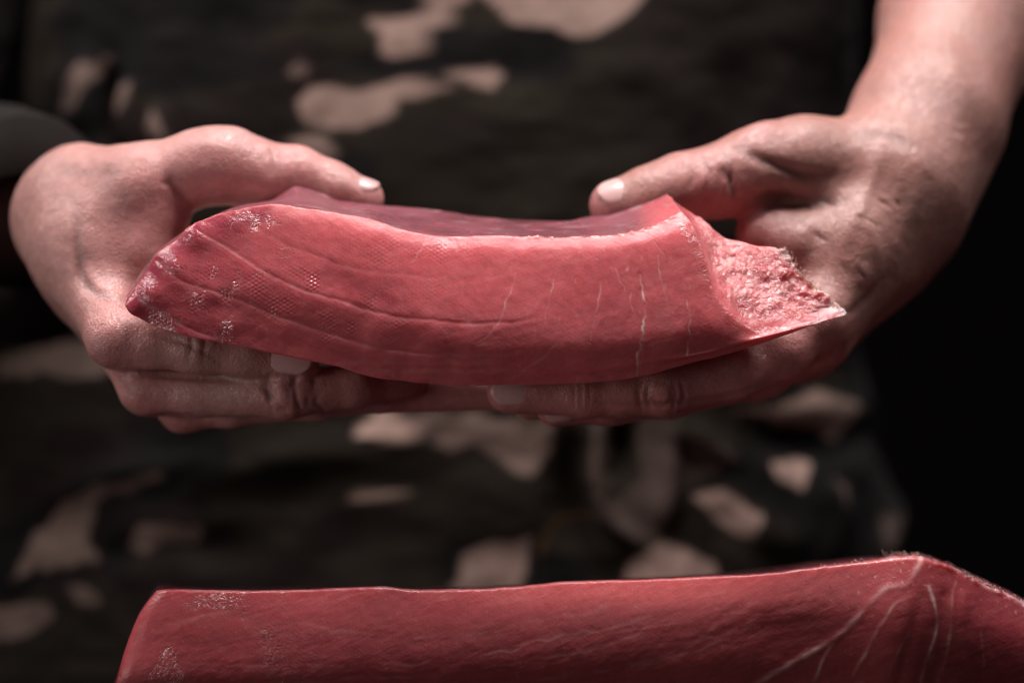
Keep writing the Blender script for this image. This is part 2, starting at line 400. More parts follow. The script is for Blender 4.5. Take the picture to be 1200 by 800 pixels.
sheet = sstep(.25, .7, streak(4, 40, 6, 440) + .4 * fbm(V, 200, 2, 445))
V2 = V + N * disp[:, None]
V2 = laplace(V2, F, 10, .5, np.exp(-(dr / 7) ** 2) * (fr + rc > .3))
# ---- pigment
flesh = np.array([.565, .115, .128]); dark = np.array([.21, .062, .080]); pale = np.array([.74, .36, .34])
tone = flesh * (1 + .14 * fbm(V, 35, 3, 61) + .13 * gr_ * fr)[:, None]
mus = .42 * np.exp(-(((px - 400) / 95) ** 2 + ((py - 345) / 32) ** 2)) + .30 * np.exp(-(((px - 720) / 75) ** 2 + ((py - 345) / 42) ** 2)) + .24 * np.exp(-(((px - 560) / 120) ** 2 + ((py - 375) / 32) ** 2)) + .22 * sstep(-.1, .6, fbm(V, 42, 3, 68))
mus = (mus * (1 - .5 * sstep(20, 60, py - 400)) * fr)[:, None]; tone = tone * (1 - mus) + np.array([.30, .040, .055]) * mus      # darker muscle blotch
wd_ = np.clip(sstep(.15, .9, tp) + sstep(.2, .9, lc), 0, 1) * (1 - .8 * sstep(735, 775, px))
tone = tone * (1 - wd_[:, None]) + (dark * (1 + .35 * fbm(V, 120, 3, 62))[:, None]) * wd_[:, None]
tps = (sheet * tp * .6)[:, None]; tone = tone * (1 - tps) + np.array([.42, .22, .24]) * tps
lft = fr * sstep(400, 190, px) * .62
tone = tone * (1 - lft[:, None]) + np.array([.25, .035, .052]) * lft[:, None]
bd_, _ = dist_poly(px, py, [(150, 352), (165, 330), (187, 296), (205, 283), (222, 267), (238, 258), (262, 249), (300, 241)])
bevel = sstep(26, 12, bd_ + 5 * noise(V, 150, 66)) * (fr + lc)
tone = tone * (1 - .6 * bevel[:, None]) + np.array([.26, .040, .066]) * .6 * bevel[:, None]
rimc = np.clip(rim * .45 + .55 * np.exp(-((dist_poly(px, py, [(323, 242), (400, 253), (470, 271), (580, 279), (713, 279), (767, 268), (798, 247)])[0]) / 3.0) ** 2) * fr, 0, .7) * (.45 + .5 * sstep(-.3, .5, fbm(V, 200, 3, 63)))
tone = tone * (1 - rimc[:, None]) + pale * rimc[:, None]
tl = torn * np.clip(.35 + .6 * fbm(V, 260, 3, 64), 0, .8); tone = tone * (1 - tl[:, None]) + np.array([.80, .42, .41]) * tl[:, None]
lw = np.clip(lines, 0, .9); tone = tone * (1 - lw[:, None]) + np.array([.80, .52, .48]) * lw[:, None]
er = edge_r * .7; tone = tone * (1 - er[:, None]) + np.array([.8, .6, .56]) * er[:, None]
wet = .34 - .12 * sstep(-.1, .5, fbm(V, 90, 2, 71)) - .20 * torn - .08 * sstep(330, 200, px) * (fr + lc)
wet -= .05 * bevel
dtop, _ = dist_poly(px, py, [(323, 242), (400, 253), (470, 271), (580, 279), (713, 279), (767, 268), (798, 247)])
wet += .22 * np.exp(-(dtop / 16) ** 2) * fr
def blobs(L):
    m = np.zeros(len(V))
    for x, y, rx, ry, a in L: m = np.maximum(m, a * np.exp(-(((px - x) / rx) ** 2 + ((py - y) / ry) ** 2) ** 1.5))
    return m
brk = sstep(-.35, .25, fbm(V, 200, 2, 84))
dpatch = blobs([(367, 330, 9, 12, 1), (327, 362, 16, 15, .9), (384, 382, 9, 18, .9), (434, 350, 9, 14, .7), (412, 384, 6, 12, .5), (258, 330, 24, 16, .8), (345, 318, 18, 8, .6), (300, 335, 12, 18, .6), (232, 352, 16, 12, .7), (262, 352, 12, 10, .6), (185, 376, 18, 9, .6), (480, 300, 60, 20, .30), (455, 385, 20, 18, .3), (510, 330, 30, 20, .15)]) * brk
dots = fr * (2.3 * dpatch + .10)
wpatch = blobs([(290, 262, 26, 14, 1), (315, 262, 12, 10, .9), (262, 330, 22, 20, .9), (228, 350, 20, 14, .8), (267, 380, 9, 14, 1.3), (190, 376, 22, 10, .9), (262, 395, 22, 8, .8), (232, 278, 18, 14, .6), (204, 311, 16, 16, .7), (172, 345, 16, 14, .7), (335, 296, 14, 10, .5), (305, 318, 12, 8, .5)]) * brk
wrk = (fr + lc) * wpatch * 2.0 + torn * (1.6 + 2.2 * sstep(-.05, .35, fbm(V, 150, 2, 87)) + 1.5 * np.exp(-(dr / 14) ** 2)) + tp * .7 * sstep(-.2, .4, fbm(V, 70, 2, 85)) + .8 * rim * sstep(600, 680, px)
wet = wet - .16 * np.clip(dpatch + wpatch, 0, 1) * fr - .04 * tp
grain = .55 + 1.7 * torn + .5 * tp + .3 * sstep(350, 250, px)
fuv = np.stack([px, py + 6 * np.sin(px / 60), 0 * px], 1)
def meat_attrs(tone, wet, dots, wrk, grain, fuv):
    return {'tone': ('FLOAT_COLOR', np.clip(tone, 0, 1)), 'wet': ('FLOAT', np.clip(wet, .13, .7)), 'dots': ('FLOAT', dots), 'wrinkle': ('FLOAT', wrk),
            'grain': ('FLOAT', grain), 'face_uv': ('FLOAT_VECTOR', fuv)}

def empty(name, loc, **kw):
    o = bpy.data.objects.new(name, None); col.objects.link(o); o.location = loc
    for k, v in kw.items(): o[k] = v
    return o
def fibres(parent, pts, lens, ups, mat, name='torn_fibres', rad=.00012):
    Vv, Ff = [], []; o = 0
    for p, l, d in zip(pts, lens, ups):
        d = d / np.linalg.norm(d); a = np.cross(d, [.3, .9, .2]); a /= np.linalg.norm(a); b = np.cross(d, a)
        bend = rng.normal(0, .35, 3)
        for k in range(4):
            t = k / 3; r = rad * (1 - .75 * t) * rng.uniform(.7, 1.5)
            c = p + d * l * t + bend * l * t * t
            for q in range(4):
                an = q * math.pi / 2; Vv.append(c + (a * math.cos(an) + b * math.sin(an)) * r)
        for k in range(3):
            for q in range(4):
                q2 = (q + 1) % 4; Ff.append((o + k * 4 + q, o + k * 4 + q2, o + k * 4 + 4 + q2, o + k * 4 + 4 + q))
        Ff.append((o + 12, o + 13, o + 14, o + 15)); o += 16
    ob = mesh_from(name, np.array(Vv), np.array(Ff), mat, parent); ob['kind'] = 'stuff'; return ob
M_fib, nt_, b_ = newmat('pale_fibre'); b_.inputs['Base Color'].default_value = (.72, .42, .40, 1); b_.inputs['Roughness'].default_value = .4
b_.inputs['Subsurface Weight'].default_value = .3; b_.inputs['Subsurface Scale'].default_value = .002
_tc = nd(nt_, 'ShaderNodeTexCoord'); _n = nd(nt_, 'ShaderNodeTexNoise', i_Scale=400.0); nt_.links.new(_tc.outputs['Object'], _n.inputs['Vector'])
_cr = nd(nt_, 'ShaderNodeValToRGB'); nt_.links.new(_n.outputs['Fac'], _cr.inputs[0]); nt_.links.new(_cr.outputs[0], b_.inputs['Base Color'])
_cr.color_ramp.elements[0].color = (.60, .22, .21, 1); _cr.color_ramp.elements[1].color = (.82, .56, .54, 1)

fil = empty('tuna_fillet', P(560, 451, .02), label='raw red tuna cut with one torn end, held up in both hands', category='fish fillet')
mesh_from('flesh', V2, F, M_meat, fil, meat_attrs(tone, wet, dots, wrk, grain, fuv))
def along(pts, n, jit=.0006):
    c = catmull(PP(pts), 400); i = rng.integers(0, 400, n); return c[i] + rng.normal(0, jit, (n, 3))
p1 = along([(915, 292, .014), (924, 295, .013), (932, 310, .012), (947, 326, .011), (966, 344, .010), (990, 366, .007)], 150)
p2 = along([(590, 277, .001), (620, 278, .001), (700, 277, .001), (750, 270, .001), (775, 262, .001), (798, 247, .003)], 70, .0003)
p3 = along([(867, 411, -.002), (924, 392, .0015), (962, 378, .003), (993, 368, .006)], 50, .0003)
pts = np.vstack([p1, p2, p3]); dirs = np.vstack([rng.normal(0, .6, (150, 3)) + [.7, 0, .5], rng.normal(0, .6, (70, 3)) + [0, 0, .5], rng.normal(0, .5, (50, 3)) + [.4, -.3, -.4]])
ln = np.r_[rng.uniform(.0002, .0009, 150), rng.uniform(.0002, .0007, 70), rng.uniform(.0003, .0009, 50)]
fibres(fil, pts, ln, dirs, M_fib)

# ---- the large block lying on the counter
T1 = [(183, 692, .0), (200, 690, -.002), (270, 691, -.004), (350, 690, -.004), (420, 687, -.004), (450, 686, -.004), (485, 690, -.004), (560, 689, -.005), (620, 685, -.005), (660, 681, -.006), (740, 678, -.006), (820, 675, -.006), (900, 670, -.006), (970, 662, -.005), (1030, 657, -.004), (1078, 656, -.004), (1100, 660, -.002), (1120, 668, .002), (1150, 682, .006), (1200, 706, .010), (1260, 735, .014), (1330, 775, .018)]
T2 = [(186, 687, .07), (270, 690, .07), (400, 688, .07), (485, 689, .07), (600, 686, .07), (700, 680, .07), (800, 674, .07), (880, 668, .07), (960, 657, .07), (1020, 652, .06), (1078, 650, .05), (1110, 660, .05), (1150, 679, .05), (1200, 703, .05), (1260, 732, .06), (1330, 770, .07)]
def onz(pxp, yy, zz):   # a point given by column, depth and height
    s = S0 * (D0 + yy) / D0; return (pxp, 400 + (CZ - zz) / s, yy)
ZB = .8862
T4 = [onz(95, .020, ZB), onz(300, .018, ZB), onz(700, .016, ZB), onz(1000, .016, ZB), onz(1200, .020, ZB), onz(1400, .026, ZB)]
T3 = [onz(100, .085, ZB), onz(300, .09, ZB), onz(700, .092, ZB), onz(1000, .092, ZB), onz(1200, .09, ZB), onz(1400, .085, ZB)]
def blg2(u, v): return -.0065 * np.sin(math.pi / 2 * np.minimum(v / .32, 1)) * (1 - v ** 3) * np.sin(math.pi * u) ** .4
V, F, W, UV = solid(T1, T2, T3, T4, [(165, 715, -.001), (150, 750, -.002), (134, 805, -.003)], [(1350, 810, .016)],
                    None, None, [(172, 712, .075), (150, 760, .08)], None, None, None, 820, 190, 60, {0: blg2})
V = laplace(V, F, 8, .5)
Ws = smoothW(W, F, 3); N = vnormals(V, F)
if ((V - V.mean(0)) * N).sum() < 0: F = F[:, ::-1]; N = -N
px, py = to_px(V); fr, tp, lc, rc = Ws[:, 0], Ws[:, 1], Ws[:, 4], Ws[:, 5]
disp = fbm(V, 45, 3, 101) * .0005 + fbm(V, 260, 3, 102) * .00016
disp -= fr * .0035 * np.exp(-(((px - 930) / 70) ** 2 + ((py - 745) / 55) ** 2))
disp += fr * .0034 * np.exp(-((px - 1065 + (py - 660) * .15) / 40) ** 2)
for (xa, ya, xb, yb, am) in ((1078, 700, 1045, 820, -.0005), (1105, 700, 1090, 820, -.0006), (1128, 700, 1120, 820, .0005)):
    d, t = dist_poly(px, py, [(xa, ya), (xb, yb)]); disp += am * np.exp(-(d / 8) ** 2) * fr
disp += fr * .00005 * (streak(-12, 40, 3.2, 450) + streak(-30, 24, 3.0, 470))
lines = np.zeros(len(V)); jl = fbm(V, 120, 2, 105) * 5
veins = [([(1078, 655), (1068, 675), (1060, 686), (1040, 690), (1020, 702), (1000, 728), (985, 745), (960, 762), (930, 780), (890, 800)], 1.0, 2.8, .0008),
         ([(1085, 688), (1094, 712), (1096, 735), (1088, 765), (1080, 790), (1072, 820)], .95, 1.9, .0006),
         ([(1118, 682), (1113, 705), (1112, 740), (1108, 770), (1098, 800)], .55, 1.6, .0004),
         ([(1075, 698), (1050, 708), (1030, 730), (1015, 760), (1000, 790)], .45, 1.6, .0003),
         ([(985, 745), (970, 768), (955, 800)], .6, 1.6, .0003), ([(1064, 735), (1050, 760), (1040, 785)], .45, 1.2, .0002),
         ([(1150, 740), (1152, 780)], .3, 1.2, .0002)]
for pts, a, wd, dp in veins:
    d, t = dist_poly(px + jl * .5, py + jl * .3, catmull(np.array(pts, float), 40))
    f = np.exp(-(d / wd) ** 2) * (fr + .5 * tp) * np.clip(.75 + .6 * noise(V, 350, 107), 0, 1.3)
    lines += a * f * .95 * np.clip(.75 + .8 * noise(V, 130, 109), .1, 1.3); disp += .3 * dp * np.exp(-(d / (wd * 1.6)) ** 2) * fr
sweeps = [([(180, 735), (260, 720), (350, 730), (450, 745), (560, 742), (660, 722), (760, 708)], .14, 3), ([(200, 775), (330, 780), (450, 778), (560, 768), (680, 740), (790, 715), (850, 695)], .3, 1.8), ([(350, 800), (500, 790), (640, 772), (740, 745), (800, 720)], .25, 1.6),
          ([(620, 800), (720, 785), (800, 760), (840, 735)], .22, 1.5), ([(660, 790), (760, 778), (840, 752), (880, 735), (905, 722)], .2, 1.5), ([(820, 745), (870, 752), (900, 742), (950, 728)], .25, 1.4), ([(860, 720), (905, 722), (940, 708)], .2, 1.4)]
for pts, a, wd in sweeps:
    d, t = dist_poly(px + jl * 1.2, py + jl * 1.2, catmull(np.array(pts, float), 40))
    f = np.exp(-(d / wd) ** 2) * fr; lines += a * f * np.clip(noise(V, 160, 108) + .35, 0, 1) * .7; disp -= .00006 * np.exp(-((d - 3) / 4) ** 2) * fr
web = 1 - np.abs(fbm(V * np.array([.5, 1, 1.2]) + fbm(V, 50, 2, 111)[:, None] * .008, 90, 3, 112)) * 8
lines += np.clip(web, 0, 1) * fr * .015
wv = np.sin((py + (px - 700) * .28 + 14 * noise(V, 45, 113)) / 3.2) * np.exp(-(((px - 860) / 95) ** 2 + ((py - 725) / 30) ** 2)); disp += wv * .00007 * fr
rim = np.minimum(fr, tp) * 2
rt = sstep(1010, 1050, px) + .25
disp += rim * np.clip(fbm(V, 420, 3, 114), -.3, 1) * .0009 * rt
dt_, _ = dist_poly(px, py, [(1030, 654), (1078, 652), (1115, 664), (1150, 681), (1200, 705), (1260, 733)])
topr = sstep(9, 0, dt_)
disp += topr * fbm(V, 330, 3, 115) * .0011
V2 = V + N * disp[:, None]
tone = np.array([.34, .062, .070]) * (1 + .22 * fbm(V, 28, 3, 116) + .16 * (streak(-12, 40, 2.6, 450) * .7 + streak(-25, 30, 2.2, 460) * .5) * fr)[:, None]
top_glow = fr * sstep(725, 690, py) * np.exp(-((px - 740) / 190) ** 2) * .95; tone = tone * (1 - top_glow[:, None]) + np.array([.66, .14, .145]) * top_glow[:, None]  # paler muscle, with the glow of the top centre edge painted into its colour
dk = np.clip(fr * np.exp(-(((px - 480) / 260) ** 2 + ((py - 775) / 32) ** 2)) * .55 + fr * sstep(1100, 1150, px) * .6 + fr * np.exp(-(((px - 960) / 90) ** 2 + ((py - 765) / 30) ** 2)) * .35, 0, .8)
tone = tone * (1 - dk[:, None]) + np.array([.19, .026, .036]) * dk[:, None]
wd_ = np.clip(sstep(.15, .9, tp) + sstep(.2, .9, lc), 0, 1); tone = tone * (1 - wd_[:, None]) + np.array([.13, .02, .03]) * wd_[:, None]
rimc = rim * .3 * sstep(-.3, .5, fbm(V, 200, 3, 117)) + topr * .6 * sstep(-.2, .3, fbm(V, 300, 2, 118)); rimc = np.clip(rimc, 0, .8)
tone = tone * (1 - rimc[:, None]) + np.array([.70, .42, .42]) * rimc[:, None]
spk = sstep(.55, .8, noise(V, 1100, 121) * .6 + noise(V, 1700, 122) * .6) * fr * (.12 + .5 * np.exp(-(((px - 1030) / 60) ** 2 + ((py - 680) / 18) ** 2)) + .4 * sstep(30, 0, dt_))
lw = np.clip(lines + spk, 0, .9); tone = tone * (1 - lw[:, None]) + np.array([.72, .44, .42]) * lw[:, None]
wet = .36 - .1 * sstep(-.1, .5, fbm(V, 80, 2, 123)) - .08 * topr
blk = empty('tuna_block', (.03, .04, ZB), label='large dark red raw tuna block on the counter below the hands', category='tuna block')
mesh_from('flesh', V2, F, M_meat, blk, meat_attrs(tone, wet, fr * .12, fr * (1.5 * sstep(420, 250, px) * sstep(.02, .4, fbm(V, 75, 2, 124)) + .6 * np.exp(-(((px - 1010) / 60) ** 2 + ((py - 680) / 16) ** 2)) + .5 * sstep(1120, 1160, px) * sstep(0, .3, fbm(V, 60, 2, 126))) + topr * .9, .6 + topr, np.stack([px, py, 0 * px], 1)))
p1 = along([(1038, 654, .03), (1060, 651, .03), (1080, 650, .03)], 110, .0007); p2 = along([(1000, 657, .0), (1078, 655, .0), (1110, 664, 0), (1150, 681, .008), (1210, 709, .012)], 130, .0004)
p3 = along([(960, 663, -.004), (1030, 657, -.004)], 60, .0003)
fibres(blk, np.vstack([p1, p2, p3]), np.r_[rng.uniform(.0004, .0011, 110), rng.uniform(.0003, .0008, 130), rng.uniform(.0002, .0005, 60)], rng.normal(0, .5, (300, 3)) + [0, 0, .6], M_fib)

# ------------------------------------------------------------------ SDF sculpting of hands and arms
def smin(a, b, k):
    h = np.clip(.5 + .5 * (b - a) / k, 0, 1); return b * (1 - h) + a * h - k * h * (1 - h)
class Fld:
    def __init__(s, lo, hi, h):
        s.lo = np.array(lo, float); s.h = h; s.n = np.ceil((np.array(hi) - s.lo) / h).astype(int) + 1
        s.ax = [(s.lo[i] + h * np.arange(s.n[i])).astype(np.float32) for i in range(3)]
        s.D = np.full(s.n, 1.0, np.float32)
    def new(s): return np.full(s.n, 1.0, np.float32)
    def cone(s, D, a, b, ra, rb, k=.003, flat=None):
        a = np.array(a, float); b = np.array(b, float); m = max(ra, rb) + k + .004
        lo = np.clip(np.floor((np.minimum(a, b) - m - s.lo) / s.h).astype(int), 0, s.n)
        hi = np.clip(np.ceil((np.maximum(a, b) + m - s.lo) / s.h).astype(int) + 1, 0, s.n)
        if (hi <= lo).any(): return
        sl = tuple(slice(l, h_) for l, h_ in zip(lo, hi))
        X = s.ax[0][sl[0]][:, None, None]; Y = s.ax[1][sl[1]][None, :, None]; Z = s.ax[2][sl[2]][None, None, :]
        dx, dy, dz = X - a[0], Y - a[1], Z - a[2]; ab = b - a
        if flat is not None:
            nv, f = np.array(flat[0], float), flat[1]; nv /= np.linalg.norm(nv)
            q = (dx * nv[0] + dy * nv[1] + dz * nv[2]) * (f - 1)
            dx, dy, dz = dx + q * nv[0], dy + q * nv[1], dz + q * nv[2]; ab = ab + nv * (ab @ nv) * (f - 1)
        t = np.clip((dx * ab[0] + dy * ab[1] + dz * ab[2]) / (ab @ ab + 1e-12), 0, 1)
        d = np.sqrt((dx - t * ab[0]) ** 2 + (dy - t * ab[1]) ** 2 + (dz - t * ab[2]) ** 2) - (ra + (rb - ra) * t)
        D[sl] = smin(D[sl], d.astype(np.float32), k)
    def chain(s, D, pts, k=.003, flat=None):
        for (a, ra), (b, rb) in zip(pts[:-1], pts[1:]): s.cone(D, a, b, ra, rb, k, flat)
    def mesh(s):
        D = s.D; S = D < 0
        c = S[:-1, :-1, :-1].astype(np.uint8)
        for dx in (0, 1):
            for dy in (0, 1):
                for dz in (0, 1):
                    if dx + dy + dz: c = c + S[dx:D.shape[0] - 1 + dx, dy:D.shape[1] - 1 + dy, dz:D.shape[2] - 1 + dz]
        act = (c > 0) & (c < 8); I, J, K = np.nonzero(act)
        cid = np.full(act.shape, -1, np.int64); cid[I, J, K] = np.arange(len(I))
        acc = np.zeros((len(I), 3)); cnt = np.zeros(len(I))
        cr = [(x, y, z) for x in (0, 1) for y in (0, 1) for z in (0, 1)]
        for A in cr:
            for ax in range(3):
                if A[ax]: continue
                B = list(A); B[ax] = 1
                va = D[I + A[0], J + A[1], K + A[2]]; vb = D[I + B[0], J + B[1], K + B[2]]
                m = (va < 0) != (vb < 0); t = np.where(m, va / np.where(m, va - vb, 1), 0)
                p = np.tile(np.array(A, float), (len(I), 1)); p[:, ax] += t
                acc += p * m[:, None]; cnt += m
        V = (np.stack([I, J, K], 1) + acc / cnt[:, None]) * s.h + s.lo
        Fs = []
        for ax in range(3):
            a, b = [(1, 2), (2, 0), (0, 1)][ax]
            S0_ = np.take(S, range(0, S.shape[ax] - 1), ax); S1_ = np.take(S, range(1, S.shape[ax]), ax)
            E = np.nonzero(S0_ != S1_); E = [e.copy() for e in E]
            ok = (E[a] > 0) & (E[b] > 0) & (E[a] < act.shape[a]) & (E[b] < act.shape[b]); E = [e[ok] for e in E]
            inn = S[tuple(E)]
            def cell(da, db):
                q = [e.copy() for e in E]; q[a] = q[a] - da; q[b] = q[b] - db; return cid[tuple(q)]
            Q = np.stack([cell(1, 1), cell(0, 1), cell(0, 0), cell(1, 0)], 1)
            Q[~inn] = Q[~inn][:, ::-1]; Fs.append(Q)
        return V, np.vstack(Fs)

H = .0009
def skin_tone(V, reds, base=(.49, .262, .235)):
    t = np.array(base) * (1 + .12 * fbm(V, 55, 3, 201))[:, None] * (1 + np.array([0, .10, .12]) * fbm(V, 80, 3, 205)[:, None])
    for p, r, a in reds:
        g = a * np.exp(-((V - p) ** 2).sum(1) / r ** 2)
        t = t * (1 - g[:, None]) + np.array([.56, .20, .20]) * g[:, None]
    return t
def wrinkle(V, N, lines, ymax=.2):
    px, py = to_px(V); d_ = np.zeros(len(V)); face = sstep(.0, -.3, N[:, 1])
    for pts, wd, dp in lines:
        x0 = min(p[0] for p in pts) - 5 * wd; x1 = max(p[0] for p in pts) + 5 * wd; y0 = min(p[1] for p in pts) - 5 * wd; y1 = max(p[1] for p in pts) + 5 * wd
        m = (px > x0) & (px < x1) & (py > y0) & (py < y1)
        d, t = dist_poly(px[m], py[m], catmull(np.array(pts, float), 12) if len(pts) > 2 else pts)
        d_[m] += (1.9 if wd < 5 and dp > -.0004 else 1.0) * dp * np.exp(-(d / wd) ** 2) * np.sin(math.pi * np.clip(t, .04, .96)) ** .6 * face[m]
    return V + N * d_[:, None], d_

# ---- left of the picture
L_ = Fld(P(-230, 620, .0) * [1, 0, 1] + [0, -.012, 0], P(600, 90, .16) * [1, 0, 1] + [0, .14, 0], H)
L_.lo[0] = -.235
L_ = Fld((-.225, -.012, 1.005), (.006, .150, 1.150), H)
g = L_.new(); c = L_.cone
wr = P(80, 262, .075)
c(g, P(85, 262, .160), P(108, 264, .100), .027, .0245, .01)
c(g, P(108, 264, .100), P(100, 262, .078), .0245, .0240, .01)
c(g, P(92, 252, .078), P(104, 275, .060), .0240, .0225, .012)
for a, b, r1, r2 in ((P(88, 285, .060), P(136, 396, .022), .0165, .0098), (P(100, 320, .062), P(171, 455, .034), .015, .0088),
                     (P(110, 340, .070), P(214, 480, .047), .014, .0080), (P(110, 345, .080), P(235, 470, .065), .013, .008)):
    c(g, a, b, r1, r2, .010)
# first web and thenar
c(g, P(95, 225, .062), P(165, 225, .048), .0175, .0165, .010)
c(g, P(165, 222, .048), P(245, 192, .044), .0145, .0125, .009)
c(g, P(125, 290, .050), P(165, 300, .046), .020, .0150, .012)
c(g, P(168, 290, .046), P(188, 256, .044), .0115, .0095, .006)
c(g, P(180, 330, .060), P(300, 400, .060), .016, .011, .010)
c(g, P(150, 300, .072), P(330, 330, .072), .015, .012, .008)
th = L_.new(); L_.chain(th, [(P(235, 196, .045), .0135), (P(268, 194, .045), .0136), (P(305, 206, .047), .0124), (P(345, 209, .050), .0116), (P(385, 222, .051), .0102), (P(425, 234, .051), .0080)], .004)
L_.D = smin(g, th, .005)
idx = L_.new(); L_.chain(idx, [(P(134, 397, .022), .0100), (P(175, 402, .021), .0088), (P(232, 407, .020), .0092), (P(290, 416, .021), .0080), (P(352, 425, .022), .0068)], .0035)
mid = L_.new(); L_.chain(mid, [(P(170, 455, .034), .0092), (P(230, 461, .031), .0082), (P(338, 460, .026), .0092), (P(415, 452, .031), .0078), (P(478, 447, .041), .0068)], .0035)
rin = L_.new(); L_.chain(rin, [(P(214, 478, .047), .0082), (P(270, 476, .045), .0075), (P(370, 466, .044), .0080), (P(450, 460, .046), .0072), (P(600, 462, .050), .0064)], .0035)
lit = L_.new(); L_.chain(lit, [(P(235, 462, .066), .0080), (P(330, 455, .064), .0072), (P(470, 450, .062), .0058)], .0035)
fg = smin(smin(idx, mid, .0012), smin(rin, lit, .0012), .0012)
L_.D = smin(L_.D, fg, .0045)
VL, FL = L_.mesh(); VL = laplace(VL, FL, 2, .5); NL = vnormals(VL, FL)
wl = [([(92, 245), (90, 290), (98, 330), (118, 346), (150, 356)], 7, -.0011), ([(196, 205), (206, 222), (220, 236)], 6, -.0012), ([(188, 214), (200, 216)], 3, -.0006),
      ([(150, 435), (200, 441), (250, 444), (310, 446)], 4, -.0008), ([(180, 487), (240, 490)], 4, -.0007), ([(60, 190), (100, 205), (150, 200)], 10, -.0006), ([(200, 175), (240, 168), (280, 172)], 10, .0005),
      ([(172, 392), (215, 402), (260, 425)], 3, -.0006)]
for k_ in range(16):
    x, y = rng.uniform(306, 376), rng.uniform(438, 478); h_ = rng.uniform(6, 22)
    wl.append(([(x, y), (x + rng.uniform(-6, 6), y + h_ * .5), (x + rng.uniform(-4, 4), min(y + h_, 488))], rng.uniform(1.8, 3.2), -rng.uniform(.0003, .0008)))
for x in (318, 350): wl.append(([(x, 436), (x - 5, 455), (x + 2, 486)], 3.0, -.0010))
for x, y in ((318, 170), (345, 178)): wl.append(([(x, y), (x + 3, y + 16), (x + 1, y + 34)], 3.2, -.0005))
for x in (222, 238): wl.append(([(x, 385), (x + 2, 400), (x - 1, 425)], 3, -.0003))
VL, wdl = wrinkle(VL, NL, wl)
VL = VL + NL * (fbm(VL, 130, 3, 211) * .00035)[:, None]
toneL = skin_tone(VL, [(P(136, 400, .015), .014, .55), (P(168, 455, .025), .012, .5), (P(215, 480, .04), .014, .6), (P(190, 255, .035), .020, .55), (P(250, 215, .03), .020, .5), (P(345, 200, .04), .016, .45), (P(430, 235, .045), .012, .5), (P(340, 465, .018), .012, .35), (P(350, 425, .02), .012, .45), (P(500, 455, .03), .03, .8), (P(140, 320, .03), .02, .3)])
toneL *= (1 + np.clip(wdl / .001, -1, 0) * .35)[:, None]

# ---- right of the picture
R_ = Fld((-.020, -.002, 1.010), (.262, .215, 1.235), H)
g = R_.new(); c = R_.cone
c(g, P(1250, -160, .20), P(1134, 20, .135), .040, .0335, .012, ((0, 1, .3), 1.15))
c(g, P(1134, 20, .135), P(1086, 148, .090), .0330, .0272, .012, ((0, 1, .3), 1.12))
c(g, P(1086, 148, .090), P(1045, 222, .072), .0272, .0262, .014, ((0, 1, 0), 1.1))
c(g, P(1050, 225, .074), P(1010, 290, .066), .0270, .0215, .014)
c(g, P(1098, 210, .088), P(1040, 300, .075), .0135, .0150, .012)
for a, b, r1, r2 in ((P(1035, 230, .066), P(958, 372, .040), .0170, .0115), (P(1060, 250, .072), P(962, 395, .050), .0170, .0110),
                     (P(1065, 270, .080), P(955, 410, .066), .015, .010), (P(1065, 280, .090), P(930, 420, .080), .014, .009)):
    c(g, a, b, r1, r2, .010)
c(g, P(1030, 200, .070), P(940, 188, .060), .0200, .0150, .010)
c(g, P(945, 188, .060), P(885, 190, .053), .0150, .0128, .009)
c(g, P(985, 285, .056), P(925, 290, .052), .0190, .0125, .011)
c(g, P(925, 285, .052), P(890, 276, .050), .0110, .0090, .006)
c(g, P(930, 330, .066), P(850, 400, .066), .015, .010, .010)
th = R_.new(); R_.chain(th, [(P(900, 190, .054), .0130), (P(865, 205, .052), .0136), (P(838, 214, .050), .0130), (P(800, 220, .049), .0124), (P(765, 230, .048), .0112), (P(720, 241, .048), .0094)], .004)
R_.D = smin(g, th, .005)
idx = R_.new(); R_.chain(idx, [(P(957, 374, .040), .0112), (P(915, 410, .034), .0110), (P(860, 435, .028), .0102), (P(776, 453, .022), .0100), (P(730, 458, .022), .0086), (P(685, 460, .022), .0086), (P(595, 460, .024), .0075)], .004)
mid = R_.new(); R_.chain(mid, [(P(960, 396, .052), .0108), (P(895, 432, .046), .0102), (P(785, 460, .040), .0092), (P(715, 470, .036), .0082), (P(650, 478, .033), .0068)], .004)
rin = R_.new(); R_.chain(rin, [(P(950, 408, .066), .0098), (P(885, 440, .060), .0092), (P(770, 463, .052), .0082), (P(620, 472, .050), .0066)], .004)
lit = R_.new(); R_.chain(lit, [(P(930, 418, .080), .0088), (P(850, 440, .074), .0078), (P(700, 460, .066), .0060)], .004)
fg = smin(smin(idx, mid, .0015), smin(rin, lit, .0012), .0012)
R_.D = smin(R_.D, fg, .0055)
VR, FR = R_.mesh(); VR = laplace(VR, FR, 2, .5); NR = vnormals(VR, FR)
